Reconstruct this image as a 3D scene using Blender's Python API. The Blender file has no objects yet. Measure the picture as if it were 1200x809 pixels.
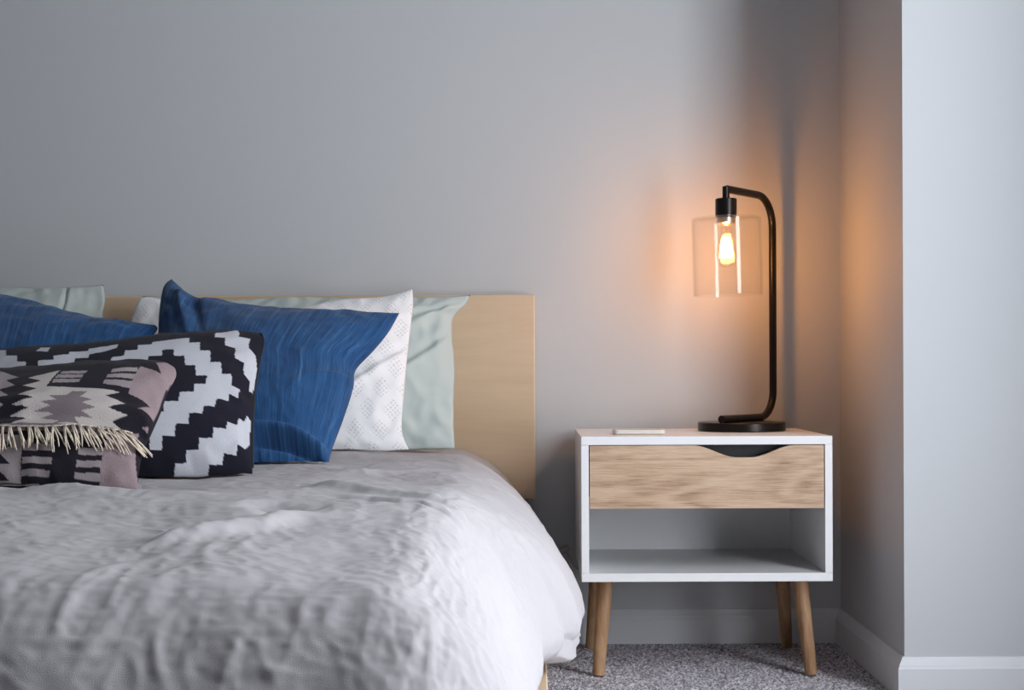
import bpy, bmesh, math, random
import numpy as np
from mathutils import Vector, Matrix
from mathutils.bvhtree import BVHTree

random.seed(7)
C = bpy.context.scene.collection
scene = bpy.context.scene

# ------------------------------------------------------------------ frame of reference
F = 1700.0            # focal length in pixels of the 1200 px wide frame
PX, PY = 621.0, 435.0 # where the optical axis meets the frame
H = 0.61              # camera height
CY = -3.25            # camera y (back wall at y = 0)
ROLL = 0.0038

def ray(px, py):
    dx, dy = px - PX, py - PY
    return ((dx - dy * ROLL) / F, -(dy + dx * ROLL) / F)
def at(px, py, d):
    rx, rz = ray(px, py)
    return Vector((rx * d, CY + d, H + rz * d))
def proj(P):
    P = np.asarray(P, float)
    d = P[..., 1] - CY
    ux = P[..., 0] * F / d; uy = -(P[..., 2] - H) * F / d
    return np.stack([PX + ux + uy * ROLL, PY + uy - ux * ROLL], -1)

# ------------------------------------------------------------------ noise
def _hash(ix, iy, iz, seed):
    h = (ix.astype(np.int64) * 374761393 + iy.astype(np.int64) * 668265263 + iz.astype(np.int64) * 2147483647 + seed * 974634777) & 0xFFFFFFFF
    h = ((h ^ (h >> 13)) * 1274126177) & 0xFFFFFFFF
    h = ((h ^ (h >> 16)) * 2246822519) & 0xFFFFFFFF
    return ((h ^ (h >> 15)) & 0xFFFFFF) / float(0xFFFFFF)
def vnoise(x, y, z=None, seed=0):
    x = np.asarray(x, float); y = np.asarray(y, float)
    z = np.zeros_like(x) if z is None else np.asarray(z, float)
    ix, iy, iz = np.floor(x), np.floor(y), np.floor(z)
    fx, fy, fz = x - ix, y - iy, z - iz
    s = lambda t: t * t * t * (t * (t * 6 - 15) + 10)
    sx, sy, sz = s(fx), s(fy), s(fz)
    r = 0
    for a in (0, 1):
        for b in (0, 1):
            for c in (0, 1):
                w = (sx if a else 1 - sx) * (sy if b else 1 - sy) * (sz if c else 1 - sz)
                th = _hash(ix + a, iy + b, iz + c, seed) * 6.2831853
                cz = _hash(ix + a, iy + b, iz + c, seed + 101) * 2 - 1
                sn = np.sqrt(1 - cz * cz * .5)
                r = r + w * ((fx - a) * np.cos(th) * sn + (fy - b) * np.sin(th) * sn + (fz - c) * cz)
    return np.clip(r * 1.75, -1, 1)
def fbm(x, y, seed=0, octs=4, gain=.5):
    r, a = 0, 1.0
    for o in range(octs):
        k = 2.03 ** o
        r = r + a * vnoise(x * k + 17.3 * o, y * k - 9.1 * o, None, seed + o)
        a *= gain
    return r
def ridged(x, y, seed=0, octs=3):
    r, a = 0, 1.0
    for o in range(octs):
        k = 2.07 ** o
        r = r + a * (1 - np.abs(vnoise(x * k + 5.7 * o, y * k + 3.3 * o, None, seed + o)) * 2)
        a *= .5
    return r
def smooth(e0, e1, x):
    t = np.clip((x - e0) / (e1 - e0), 0, 1)
    return t * t * (3 - 2 * t)

# ------------------------------------------------------------------ materials
def lin(c):
    return tuple(((v / 255) / 12.92 if v / 255 <= .04045 else ((v / 255 + .055) / 1.055) ** 2.4) for v in c)
class NT:
    def __init__(s, name):
        s.m = bpy.data.materials.new(name); s.m.use_nodes = True
        s.t = s.m.node_tree; s.t.nodes.clear()
        s.out = s.n('ShaderNodeOutputMaterial')
    def n(s, typ, **kw):
        nd = s.t.nodes.new(typ)
        for k, v in kw.items():
            if k in ('attribute_name', 'operation', 'blend_type', 'data_type', 'wave_type', 'bands_direction', 'noise_dimensions', 'feature', 'wave_profile', 'rings_direction'):
                setattr(nd, k, v)
            else:
                nd.inputs[k.replace('__', ' ')].default_value = v
        return nd
    def l(s, a, ao, b, bi):
        s.t.links.new(a.outputs[ao], b.inputs[bi])
    def bsdf(s, color=None, rough=.6, metal=0, spec=.5, sheen=0):
        b = s.n('ShaderNodeBsdfPrincipled')
        if color is not None: b.inputs['Base Color'].default_value = (*color, 1)
        b.inputs['Roughness'].default_value = rough; b.inputs['Metallic'].default_value = metal
        b.inputs['Specular IOR Level'].default_value = spec
        if sheen: b.inputs['Sheen Weight'].default_value = sheen; b.inputs['Sheen Roughness'].default_value = .5
        s.l(b, 'BSDF', s.out, 'Surface'); return b
    def coords(s, scale=(1, 1, 1), attr=None, rot=(0, 0, 0)):
        mp = s.n('ShaderNodeMapping'); mp.inputs['Scale'].default_value = scale; mp.inputs['Rotation'].default_value = rot
        if attr:
            a = s.n('ShaderNodeAttribute', attribute_name=attr); s.l(a, 'Vector', mp, 'Vector')
        else:
            a = s.n('ShaderNodeTexCoord'); s.l(a, 'Object', mp, 'Vector')
        return mp
    def noise(s, mp, scale, detail=4, rough=.5, dist=0):
        nd = s.n('ShaderNodeTexNoise'); nd.inputs['Scale'].default_value = scale; nd.inputs['Detail'].default_value = detail
        nd.inputs['Roughness'].default_value = rough; nd.inputs['Distortion'].default_value = dist
        s.l(mp, 'Vector', nd, 'Vector'); return nd
    def ramp(s, src, out, stops):
        r = s.n('ShaderNodeValToRGB'); s.l(src, out, r, 'Fac'); e = r.color_ramp.elements
        while len(e) < len(stops): e.new(.5)
        for el, (p, c) in zip(e, stops): el.position = p; el.color = (*c, 1)
        return r
    def bump(s, src, out, b, strength=.3, dist=.002):
        bp = s.n('ShaderNodeBump'); bp.inputs['Strength'].default_value = strength; bp.inputs['Distance'].default_value = dist
        s.l(src, out, bp, 'Height'); s.l(bp, 'Normal', b, 'Normal'); return bp

def paint(name, c, rough=.6, bump=.06):
    t = NT(name); b = t.bsdf(c, rough, spec=.25); mp = t.coords()
    nz = t.noise(mp, 220, 3); t.bump(nz, 'Fac', b, bump, .001); return t.m
def simple(name, c, rough=.5, metal=0, spec=.5, var=.05):
    t = NT(name); b = t.bsdf(c, rough, metal, spec); mp = t.coords()
    nz = t.noise(mp, 60, 3); r = t.ramp(nz, 'Fac', [(.3, tuple(v * (1 - var) for v in c)), (.7, tuple(min(1, v * (1 + var)) for v in c))])
    t.l(r, 'Color', b, 'Base Color'); return t.m
def wood(name, c0, c1, c2, axis='X', scale=1.0, rough=.5):
    t = NT(name); b = t.bsdf(c1, rough, spec=.3)
    sc = {'X': (1.6, 14, 14), 'Z': (14, 14, 1.6), 'Y': (14, 1.6, 14)}[axis]
    mp = t.coords(tuple(v * scale for v in sc))
    n1 = t.noise(mp, 1.2, 6, .6, 1.6)
    mp2 = t.coords(tuple(v * scale * 6 for v in sc)); n2 = t.noise(mp2, 2.0, 4, .7)
    mx = t.n('ShaderNodeMath', operation='MULTIPLY_ADD'); t.l(n2, 'Fac', mx, 0); mx.inputs[1].default_value = .35; t.l(n1, 'Fac', mx, 2)
    r = t.ramp(mx, 'Value', [(.42, c0), (.62, c1), (.82, c2)])
    t.l(r, 'Color', b, 'Base Color'); t.bump(n2, 'Fac', b, .12, .0006); return t.m
def cloth(name, attr=None, c=None, bump=.35, scale=900, sheen=.15, rough=.9):
    t = NT(name); b = t.bsdf(c, rough, spec=.15, sheen=sheen)
    mp = t.coords((1, 1, 1), 'cloth_uv'); nz = t.noise(mp, scale, 3, .6)
    if attr:
        a = t.n('ShaderNodeAttribute', attribute_name=attr)
        mxx = t.n('ShaderNodeMix', data_type='RGBA', blend_type='MULTIPLY'); mxx.inputs['Factor'].default_value = .35
        r = t.ramp(nz, 'Fac', [(.25, (.55, .55, .55)), (.6, (1, 1, 1))])
        t.l(a, 'Color', mxx, 'A'); t.l(r, 'Color', mxx, 'B'); t.l(mxx, 'Result', b, 'Base Color')
    else:
        r = t.ramp(nz, 'Fac', [(.25, tuple(v * .88 for v in c)), (.7, tuple(min(1, v * 1.05) for v in c))])
        t.l(r, 'Color', b, 'Base Color')
    t.bump(nz, 'Fac', b, bump, .0015); return t.m
def clear_glass(name, tint=(1, 1, 1), refl=1.0):
    t = NT(name)
    tr = t.n('ShaderNodeBsdfTransparent'); tr.inputs['Color'].default_value = (*tint, 1)
    gl = t.n('ShaderNodeBsdfGlossy'); gl.inputs['Roughness'].default_value = .02
    fr = t.n('ShaderNodeLayerWeight'); fr.inputs['Blend'].default_value = .5
    pw = t.n('ShaderNodeMath', operation='POWER'); t.l(fr, 'Facing', pw, 0); pw.inputs[1].default_value = 4
    mu = t.n('ShaderNodeMath', operation='MULTIPLY_ADD'); t.l(pw, 'Value', mu, 0); mu.inputs[1].default_value = .55 * refl; mu.inputs[2].default_value = .03 * refl
    mx = t.n('ShaderNodeMixShader'); t.l(mu, 'Value', mx, 'Fac'); t.l(tr, 'BSDF', mx, 1); t.l(gl, 'BSDF', mx, 2)
    t.l(mx, 'Shader', t.out, 'Surface'); return t.m
def emit(name, c, s):
    t = NT(name); e = t.n('ShaderNodeEmission'); e.inputs['Color'].default_value = (*c, 1); e.inputs['Strength'].default_value = s
    t.l(e, 'Emission', t.out, 'Surface'); return t.m

M = {}
WALL = (.495, .512, .53)
M['wall'] = paint('grey_wall_paint', WALL, .55)
M['far'] = paint('dim_grey_paint', (.22, .22, .225))  # unseen walls, darkened on purpose to cut bounce light
M['ceiling'] = paint('ceiling_paint', (.40, .40, .40))  # out of view, kept darker so less light bounces back
M['trim'] = paint('trim_paint', (.62, .635, .66), .4, .02)
M['white'] = simple('white_laminate', (.80, .80, .81), .35, var=.008)
M['dark_gap'] = simple('drawer_gap_shade', (.012, .012, .014), .6)  # near-black colour stands in for the shade inside the drawer
M['oak_leg'] = wood('oak_leg_wood', lin((108, 80, 56)), lin((156, 121, 90)), lin((186, 150, 116)), 'Z')
M['ply'] = wood('birch_veneer', lin((193, 169, 140)), lin((202, 178, 149)), lin((210, 187, 159)), 'X', .30, .5)
M['bronze'] = simple('dark_bronze_metal', (.022, .018, .017), .32, .75)
M['silver'] = simple('silver_metal', (.6, .58, .55), .3, 1.0)
M['glass'] = clear_glass('clear_glass', (.985, .98, .975), .9)
M['bulb_glass'] = clear_glass('bulb_glass', (1, .96, .9), .8)
M['filament'] = emit('glowing_filament', (1, .40, .075), 1.0)
M['cream'] = simple('cream_plastic', (.78, .73, .66), .35)
M['plug'] = simple('grey_plastic', (.30, .30, .31), .4)
M['screen'] = simple('dark_phone_glass', (.72, .68, .62), .15)
M['rail'] = wood('birch_rail', lin((190, 165, 135)), lin((205, 182, 152)), lin((216, 196, 168)), 'Y', .5)

# drawer front oak with cathedral grain
def drawer_oak():
    t = NT('pale_oak_laminate'); b = t.bsdf((.5, .4, .3), .5, spec=.3)
    mp = t.coords((2.2, 1, 9.5))
    n0 = t.noise(mp, .8, 2, .5, .5)
    wv = t.n('ShaderNodeMath', operation='MULTIPLY'); t.l(n0, 'Fac', wv, 0); wv.inputs[1].default_value = 90
    sn = t.n('ShaderNodeMath', operation='SINE'); t.l(wv, 'Value', sn, 0)
    mp2 = t.coords((7, 1, 170)); n2 = t.noise(mp2, 2.2, 5, .7, .3)
    n3 = t.noise(mp, 2.5, 3, .6, .4)
    m1 = t.n('ShaderNodeMath', operation='MULTIPLY_ADD'); t.l(n3, 'Fac', m1, 0); m1.inputs[1].default_value = .55; t.l(n2, 'Fac', m1, 2)
    ma = t.n('ShaderNodeMath', operation='MULTIPLY_ADD'); t.l(sn, 'Value', ma, 0); ma.inputs[1].default_value = .075; t.l(m1, 'Value', ma, 2)
    r = t.ramp(ma, 'Value', [(.48, lin((118, 93, 74))), (.64, lin((174, 145, 119))), (.82, lin((193, 165, 139))), (1.0, lin((206, 181, 156)))])
    t.l(r, 'Color', b, 'Base Color'); t.bump(ma, 'Value', b, .12, .0006); return t.m
M['oak_front'] = drawer_oak()

def carpet_mat():
    t = NT('speckled_grey_carpet'); b = t.bsdf((.3, .28, .3), .95, spec=.1, sheen=.2)
    mp = t.coords(); n1 = t.noise(mp, 240, 2, .6)
    v = t.n('ShaderNodeTexVoronoi'); v.inputs['Scale'].default_value = 260; t.l(mp, 'Vector', v, 'Vector')
    bw = t.n('ShaderNodeSeparateColor'); t.l(v, 'Color', bw, 'Color')
    ma = t.n('ShaderNodeMath', operation='MULTIPLY_ADD'); t.l(bw, 'Red', ma, 0); ma.inputs[1].default_value = .55; t.l(n1, 'Fac', ma, 2)
    r = t.ramp(ma, 'Value', [(.42, (.085, .075, .092)), (.68, (.36, .325, .37)), (.98, (.76, .72, .77))])
    t.l(r, 'Color', b, 'Base Color'); t.bump(ma, 'Value', b, .8, .005); return t.m
M['carpet'] = carpet_mat()

def blue_mat():
    t = NT('blue_slub_weave'); b = t.bsdf((.03, .08, .2), .85, spec=.15, sheen=.12)
    mp = t.coords((420, 9, 1), 'cloth_uv'); n1 = t.noise(mp, 1.0, 4, .75)
    mpb = t.coords((90, 2.5, 1), 'cloth_uv'); n3 = t.noise(mpb, 1.0, 3, .6)
    mp2 = t.coords((1, 1, 1), 'cloth_uv'); n2 = t.noise(mp2, 700, 2)
    ma = t.n('ShaderNodeMath', operation='MULTIPLY_ADD'); t.l(n3, 'Fac', ma, 0); ma.inputs[1].default_value = .6; t.l(n1, 'Fac', ma, 2)
    sc_ = t.n('ShaderNodeMath', operation='MULTIPLY'); t.l(ma, 'Value', sc_, 0); sc_.inputs[1].default_value = .625
    r = t.ramp(sc_, 'Value', [(.34, lin((17, 42, 75))), (.46, lin((29, 65, 107))), (.57, lin((40, 82, 127))), (.68, lin((84, 122, 158)))])
    t.l(r, 'Color', b, 'Base Color')
    mb = t.n('ShaderNodeMath', operation='ADD'); t.l(n1, 'Fac', mb, 0); t.l(n2, 'Fac', mb, 1)
    t.bump(mb, 'Value', b, .35, .0015); return t.m
M['blue'] = blue_mat()
M['aztec'] = cloth('black_white_knit', 'weave', None, .5, 500, .05)
M['kilim'] = cloth('kilim_weave', 'weave', None, .6, 420, .05)
M['eyelet'] = cloth('white_eyelet_cotton', 'weave', None, .2, 900, .05)
M['mint'] = cloth('mint_cotton', None, lin((184, 193, 190)), .15, 900, .05)
M['piping'] = simple('black_piping', (.012, .012, .018), .8)
M['fringe'] = simple('cream_cotton_thread', lin((205, 192, 175)), .9)
M['sheet'] = simple('mattress_ticking', (.72, .66, .60), .9)

def linen():
    t = NT('grey_linen'); b = t.bsdf((.6, .59, .6), .92, spec=.1, sheen=.1)
    mp = t.coords((1, 1, 1), 'cloth_uv')
    n1 = t.noise(mp, 1100, 3, .6); n2 = t.noise(mp, 38, 4, .55, .2); n2.noise_type = 'RIDGED_MULTIFRACTAL'; n2.inputs['Lacunarity'].default_value = 2.1
    ma = t.n('ShaderNodeMath', operation='MULTIPLY_ADD'); t.l(n2, 'Fac', ma, 0); ma.inputs[1].default_value = .9; t.l(n1, 'Fac', ma, 2)
    r = t.ramp(n1, 'Fac', [(.3, (.415, .398, .417)), (.7, (.475, .457, .477))]); t.l(r, 'Color', b, 'Base Color')
    t.bump(ma, 'Value', b, .5, .0022); return t.m
M['linen'] = linen()

# ------------------------------------------------------------------ object helpers
def link(name, me, mat, parent=None, shade=True):
    o = bpy.data.objects.new(name, me); C.objects.link(o)
    if mat is not None and not me.materials: me.materials.append(mat)
    if shade:
        for p in me.polygons: p.use_smooth = True
    if parent is not None:
        o.parent = parent
        o.matrix_parent_inverse = parent.matrix_basis.inverted()
    return o
def from_bm(name, bm, mat, parent=None, shade=False):
    bmesh.ops.recalc_face_normals(bm, faces=bm.faces)
    me = bpy.data.meshes.new(name); bm.to_mesh(me); bm.free()
    return link(name, me, mat, parent, shade)
def thing(name, label, cat, loc, group=None):
    o = bpy.data.objects.new(name, None); C.objects.link(o); o.location = loc
    o.empty_display_size = .05
    return tag(o, label, cat, group)
def tag(o, label, cat, group=None):
    o['label'] = label; o['category'] = cat
    if group: o['group'] = group
    return o
def struct(o):
    o['kind'] = 'structure'; return o
def box_bm(x0, x1, y0, y1, z0, z1, bev=0, seg=2, bm=None):
    own = bmesh.new()
    bmesh.ops.create_cube(own, size=1)
    for v in own.verts:
        v.co = Vector(((x0 + x1) / 2 + v.co.x * (x1 - x0), (y0 + y1) / 2 + v.co.y * (y1 - y0), (z0 + z1) / 2 + v.co.z * (z1 - z0)))
    if bev: bmesh.ops.bevel(own, geom=own.edges[:], offset=bev, segments=seg, profile=.5, affect='EDGES')
    if bm is None: return own
    me = bpy.data.meshes.new('t'); own.to_mesh(me); own.free(); bm.from_mesh(me); bpy.data.meshes.remove(me)
    return bm
def box(name, x0, x1, y0, y1, z0, z1, mat, parent=None, bev=0, seg=2):
    return from_bm(name, box_bm(x0, x1, y0, y1, z0, z1, bev, seg), mat, parent)
def lathe_bm(profile, n=48, center=(0, 0, 0), bm=None, close=False):
    bm = bm or bmesh.new(); rings = []
    cx, cy, cz = center
    for r, z in profile:
        rings.append([bm.verts.new((cx + r * math.cos(2 * math.pi * k / n), cy + r * math.sin(2 * math.pi * k / n), cz + z)) for k in range(n)] if r > 1e-6 else [bm.verts.new((cx, cy, cz + z))])
    pairs = list(zip(rings, rings[1:]))
    if close: pairs.append((rings[-1], rings[0]))
    for a, b in pairs:
        for k in range(n):
            q = (k + 1) % n
            if len(a) == 1 and len(b) == 1: continue
            if len(a) == 1: bm.faces.new((a[0], b[k], b[q]))
            elif len(b) == 1: bm.faces.new((a[k], a[q], b[0]))
            else: bm.faces.new((a[k], a[q], b[q], b[k]))
    return bm
def tube_bm(pts, radii, n=12, bm=None, caps=True):
    bm = bm or bmesh.new()
    pts = [Vector(p) for p in pts]
    if not hasattr(radii, '__len__'): radii = [radii] * len(pts)
    rings = []; up = None
    for i, p in enumerate(pts):
        t = (pts[min(i + 1, len(pts) - 1)] - pts[max(i - 1, 0)]).normalized()
        if up is None:
            up = t.orthogonal().normalized()
        up = (up - t * up.dot(t)).normalized(); sd = t.cross(up)
        rings.append([bm.verts.new(p + (up * math.cos(2 * math.pi * k / n) + sd * math.sin(2 * math.pi * k / n)) * radii[i]) for k in range(n)])
    for a, b in zip(rings, rings[1:]):
        for k in range(n):
            q = (k + 1) % n; bm.faces.new((a[k], a[q], b[q], b[k]))
    if caps:
        bm.faces.new(rings[0][::-1]); bm.faces.new(rings[-1])
    return bm
def auto_smooth(o, ang=40):
    me = o.data
    for p in me.polygons: p.use_smooth = True
    me.set_sharp_from_angle(angle=math.radians(ang))
    return o

# ------------------------------------------------------------------ the room
XR, YR = .695, -.55        # the boxed-out corner: inner side face at XR, front face at YR
XW = 1.22                  # window wall
XL, YF, ZC = -2.6, -4.9, 2.45
struct(box('wall_back', XL - .1, XR, 0, .1, 0, ZC, M['wall']))
bm = box_bm(XR, XW, YR, .1, 0, ZC)
struct(from_bm('wall_alcove', bm, M['wall']))
struct(box('wall_left', XL - .1, XL, YF, 0, 0, ZC, M['far']))
struct(box('wall_front', XL - .1, XW + .02, YF - .1, YF, 0, ZC, M['far']))
WY0, WY1, WZ0, WZ1 = -2.12, -1.34, .20, 2.15
bm = bmesh.new()
box_bm(XW, XW + .02, YF, WY0, 0, ZC, bm=bm); box_bm(XW, XW + .02, WY1, .1, 0, ZC, bm=bm)
box_bm(XW, XW + .02, WY0, WY1, 0, WZ0, bm=bm); box_bm(XW, XW + .02, WY0, WY1, WZ1, ZC, bm=bm)
struct(from_bm('wall_right', bm, M['wall']))
struct(box('ceiling', XL - .1, XW + .02, YF - .1, .1, ZC, ZC + .1, M['ceiling']))
# window frame round the opening
bm = bmesh.new()
for (a0, a1, b0, b1) in ((WY0 - .05, WY0, WZ0 - .05, WZ1 + .05), (WY1, WY1 + .05, WZ0 - .05, WZ1 + .05), (WY0, WY1, WZ0 - .05, WZ0), (WY0, WY1, WZ1, WZ1 + .05)):
    box_bm(XW + .022, XW + .05, a0, a1, b0, b1, .004, bm=bm)
struct(from_bm('window_1', bm, M['trim']))

# carpet: fine tufts where the carpet is in view
def carpet():
    x0, x1, y0, y1, st = -.02, .80, -.95, -.012, .0032
    xs = np.arange(x0, x1 + st, st); ys = np.arange(y0, y1 + st, st)
    X, Y = np.meshgrid(xs, ys, indexing='ij')
    jx = X + vnoise(X * 300, Y * 300, None, 3) * .001; jy = Y + vnoise(X * 300, Y * 300, None, 4) * .001
    Z = -.002 + .0035 * vnoise(X * 210, Y * 210, None, 5) + .0025 * vnoise(X * 90, Y * 90, None, 6) + .0022 * vnoise(X * 22, Y * 22, None, 9)
    edge = np.minimum.reduce([X - x0, x1 - X, Y - y0, y1 - Y]) < st * 1.1
    Z[edge] = 0; jx[edge] = X[edge]; jy[edge] = Y[edge]
    nx, ny = X.shape
    V = np.stack([jx, jy, Z], -1).reshape(-1, 3)
    I = np.arange(nx * ny).reshape(nx, ny)
    Q = np.stack([I[:-1, :-1], I[1:, :-1], I[1:, 1:], I[:-1, 1:]], -1).reshape(-1, 4).tolist()
    b = len(V); xe, ye = xs[-1], ys[-1]
    ext = [(XL - .1, YF - .1), (x0, YF - .1), (xe, YF - .1), (XW + .02, YF - .1), (XL - .1, y0), (x0, y0), (xe, y0), (XW + .02, y0),
           (XL - .1, ye), (x0, ye), (xe, ye), (XW + .02, ye), (XL - .1, .1), (x0, .1), (xe, .1), (XW + .02, .1)]
    V = np.vstack([V, [(a, c, 0) for a, c in ext]])
    for j in range(3):
        for i in range(3):
            if i == 1 and j == 1: continue
            k = b + j * 4 + i; Q.append([k, k + 1, k + 5, k + 4])
    me = bpy.data.meshes.new('floor'); me.from_pydata(V.tolist(), [], Q); me.update()
    return struct(link('floor', me, M['carpet']))
carpet()

# baseboards: 76 mm with a moulded top
def baseboard(name, p0, p1, nrm, m0=0, m1=0):
    prof = [(0, 0), (.015, 0), (.015, .055), (.0135, .058), (.0125, .062), (.0085, .068), (.006, .0735), (.0045, .076), (0, .076)]
    bm = bmesh.new(); d = (Vector(p1) - Vector(p0)).normalized(); nrm = Vector(nrm)
    A = [bm.verts.new(Vector(p0) + nrm * t + Vector((0, 0, z)) + d * (m0 * t)) for t, z in prof]
    B = [bm.verts.new(Vector(p1) + nrm * t + Vector((0, 0, z)) + d * (m1 * t)) for t, z in prof]
    for k in range(len(prof)):
        q = (k + 1) % len(prof); bm.faces.new((A[k], A[q], B[q], B[k]))
    bm.faces.new(A); bm.faces.new(B[::-1])
    return struct(from_bm(name, bm, M['trim']))
baseboard('baseboard_back', (XL, 0, 0), (XR, 0, 0), (0, -1, 0), 0, -1)
baseboard('baseboard_side', (XR, 0, 0), (XR, YR, 0), (-1, 0, 0), 1, 1)
baseboard('baseboard_front', (XR, YR, 0), (XW, YR, 0), (0, -1, 0), -1, 0)

# ------------------------------------------------------------------ nightstand
NX0, NX1, NF, NB = .0995, .5895, -.42, -.03
NZ0, NZ1 = .1975, .4813
ns = thing('nightstand', 'white nightstand with one pale oak drawer, open shelf and tapered wooden legs', 'nightstand', ((NX0 + NX1) / 2, (NF + NB) / 2, 0))
box('top_panel', NX0, NX1, NF, NB, NZ1 - .0165, NZ1, M['white'], ns, .0008)
box('bottom_panel', NX0, NX1, NF, NB, NZ0, NZ0 + .0165, M['white'], ns, .0008)
for x0, x1 in ((NX0, NX0 + .0145), (NX1 - .0145, NX1)):
    box('side_panel', x0, x1, NF, NB, NZ0 + .0167, NZ1 - .0167, M['white'], ns, .0006)
box('back_panel', NX0 + .0147, NX1 - .0147, NB - .008, NB - .002, NZ0 + .0167, NZ1 - .0167, M['white'], ns)
# drawer: an open box with a scooped front
DX0, DX1, DZ0, DZ1 = NX0 + .0165, NX1 - .0165, .3405, .4635
bm = bmesh.new()
pts = [(DX0, DZ0), (DX1, DZ0), (DX1, DZ1)]
xc = at(872, 535, 2.83).x; hw, dep = .1, .024
for k in range(41):
    x = xc + hw - 2 * hw * k / 40
    s = abs(x - xc) / hw
    pts.append((x, DZ1 - dep * (1 - smooth(.12, 1.0, s))))
pts.append((DX0, DZ1))
fv = [bm.verts.new((x, NF + .0005, z)) for x, z in pts]; bv = [bm.verts.new((x, NF + .0155, z)) for x, z in pts]
bm.faces.new(fv); bm.faces.new(bv[::-1])
for k in range(len(pts)):
    q = (k + 1) % len(pts); bm.faces.new((fv[k], bv[k], bv[q], fv[q]))
bmesh.ops.triangulate(bm, faces=[f for f in bm.faces if len(f.verts) > 4])
drawer = from_bm('drawer', bm, M['oak_front'], ns)
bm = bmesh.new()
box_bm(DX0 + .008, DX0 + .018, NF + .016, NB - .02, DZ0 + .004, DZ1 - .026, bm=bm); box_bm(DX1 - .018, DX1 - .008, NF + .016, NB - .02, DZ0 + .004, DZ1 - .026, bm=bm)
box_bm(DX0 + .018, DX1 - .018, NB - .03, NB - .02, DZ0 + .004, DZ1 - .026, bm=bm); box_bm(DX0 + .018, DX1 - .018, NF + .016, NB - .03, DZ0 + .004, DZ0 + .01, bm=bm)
box_bm(DX0 + .001, DX1 - .001, NF + .03, NF + .034, DZ1 - .03, DZ1 + .0008, bm=bm)  # added black sheet behind the scoop, painted in as the gap's shade
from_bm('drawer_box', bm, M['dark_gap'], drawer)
def leg(top, bot):
    top, bot = Vector(top), Vector(bot)
    n = 6; P = [top.lerp(bot, k / n) for k in range(n + 1)]
    R = [.0168 - .0047 * k / n for k in range(n + 1)]
    o = from_bm('leg', tube_bm(P, R, 24), M['oak_leg'], ns); auto_smooth(o)
for sx in (0, 1):
    tx, bx = (.150, .1345) if sx == 0 else (.5395, .5595)
    leg((tx, -.335, NZ0), (bx, -.352, .002)); leg((tx - .004 if sx == 0 else tx + .004, -.105, NZ0), (bx - .003 if sx == 0 else bx + .003, -.062, .002))

# ------------------------------------------------------------------ phone
ph = thing('phone', 'small cream phone lying flat near the left end of the nightstand top', 'phone', (.218, -.302, NZ1))
bm = bmesh.new()
def rrect(cx, cy, w, h, r, z, n=6):
    out = []
    for q, (sx, sy) in enumerate(((1, 1), (-1, 1), (-1, -1), (1, -1))):
        for k in range(n + 1):
            a = math.pi / 2 * (q + k / n)
            out.append((cx + sx * (w / 2 - r) + r * math.cos(a), cy + sy * (h / 2 - r) + r * math.sin(a), z))
    return out
def loft(bm, loops):
    L = [[bm.verts.new(p) for p in lp] for lp in loops]
    for a, b in zip(L, L[1:]):
        for k in range(len(a)):
            q = (k + 1) % len(a); bm.faces.new((a[k], a[q], b[q], b[k]))
    bm.faces.new(L[0][::-1]); bm.faces.new(L[-1])
pcx, pcy = at(748.5, 508, 2.945).x, -.3
loft(bm, [rrect(pcx, pcy, .100, .068, .008, NZ1 + .0006), rrect(pcx, pcy, .103, .071, .009, NZ1 + .002), rrect(pcx, pcy, .103, .071, .009, NZ1 + .0075), rrect(pcx, pcy, .100, .068, .008, NZ1 + .009)])
auto_smooth(from_bm('phone_body', bm, M['cream'], ph))
bm = bmesh.new(); loft(bm, [rrect(pcx, pcy, .094, .062, .006, NZ1 + .0091), rrect(pcx, pcy, .094, .062, .006, NZ1 + .0094)])
from_bm('screen', bm, M['screen'], ph)

# ------------------------------------------------------------------ lamp
db, dp = 3.03, 3.19
B0 = Vector((at(851, 300, db).x, CY + db, 0)); P0 = Vector((at(905.5, 350, dp).x, CY + dp, 0))
L = (P0 - B0).length; U = (P0 - B0).normalized()
tb = .0
lp = thing('table_lamp', 'lit black metal table lamp with clear glass cylinder shade on the nightstand', 'lamp', (.4495, CY + 3.081, NZ1))
bc = Vector((at(869, 500, 3.081).x, CY + 3.081, NZ1))
rb = .0925
o = from_bm('lamp_base', lathe_bm([(0, .0006), (rb - .002, .0006), (rb, .002), (rb, .0172), (rb - .0018, .019), (0, .019)], 96, bc), M['bronze'], lp); auto_smooth(o, 30)
ZA, ZB = .989, NZ1 + .019 + .0075
def P(t, z): return B0 + U * t + Vector((0, 0, z))
path = [P(-.022, ZB), P(.02, ZB), P(.06, ZB), P(.1, ZB)]
rr = .058
for k in range(0, 17):
    a = math.pi / 2 * k / 16
    path.append(P(L - rr + rr * math.sin(a), ZB + rr - rr * math.cos(a)))
for k in range(1, 8): path.append(P(L, ZB + rr + (ZA - .066 - ZB - rr) * k / 8))
rr = .066
for k in range(0, 17):
    a = math.pi / 2 * k / 16
    path.append(P(L - rr + rr * math.cos(a), ZA - rr + rr * math.sin(a)))
path += [P(.08, ZA), P(.04, ZA), P(.004, ZA)]
auto_smooth(from_bm('lamp_arm', tube_bm(path, .0082, 20), M['bronze'], lp))
S0 = B0.copy()
z1 = at(849, 218.5, db).z; z2 = at(849, 233, db).z; z3 = at(850, 252, db).z
auto_smooth(from_bm('stem', lathe_bm([(0, z2 - .001), (.0075, z2 - .001), (.0075, z1 - .001), (.0065, z1), (0, z1)], 32, S0), M['bronze'], lp))
sock = from_bm('socket', lathe_bm([(0, z3 - .006), (.0205, z3 - .006), (.0225, z3 - .004), (.0225, z2 - .0015), (.021, z2), (0, z2)], 48, S0), M['bronze'], lp); auto_smooth(sock)
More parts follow.
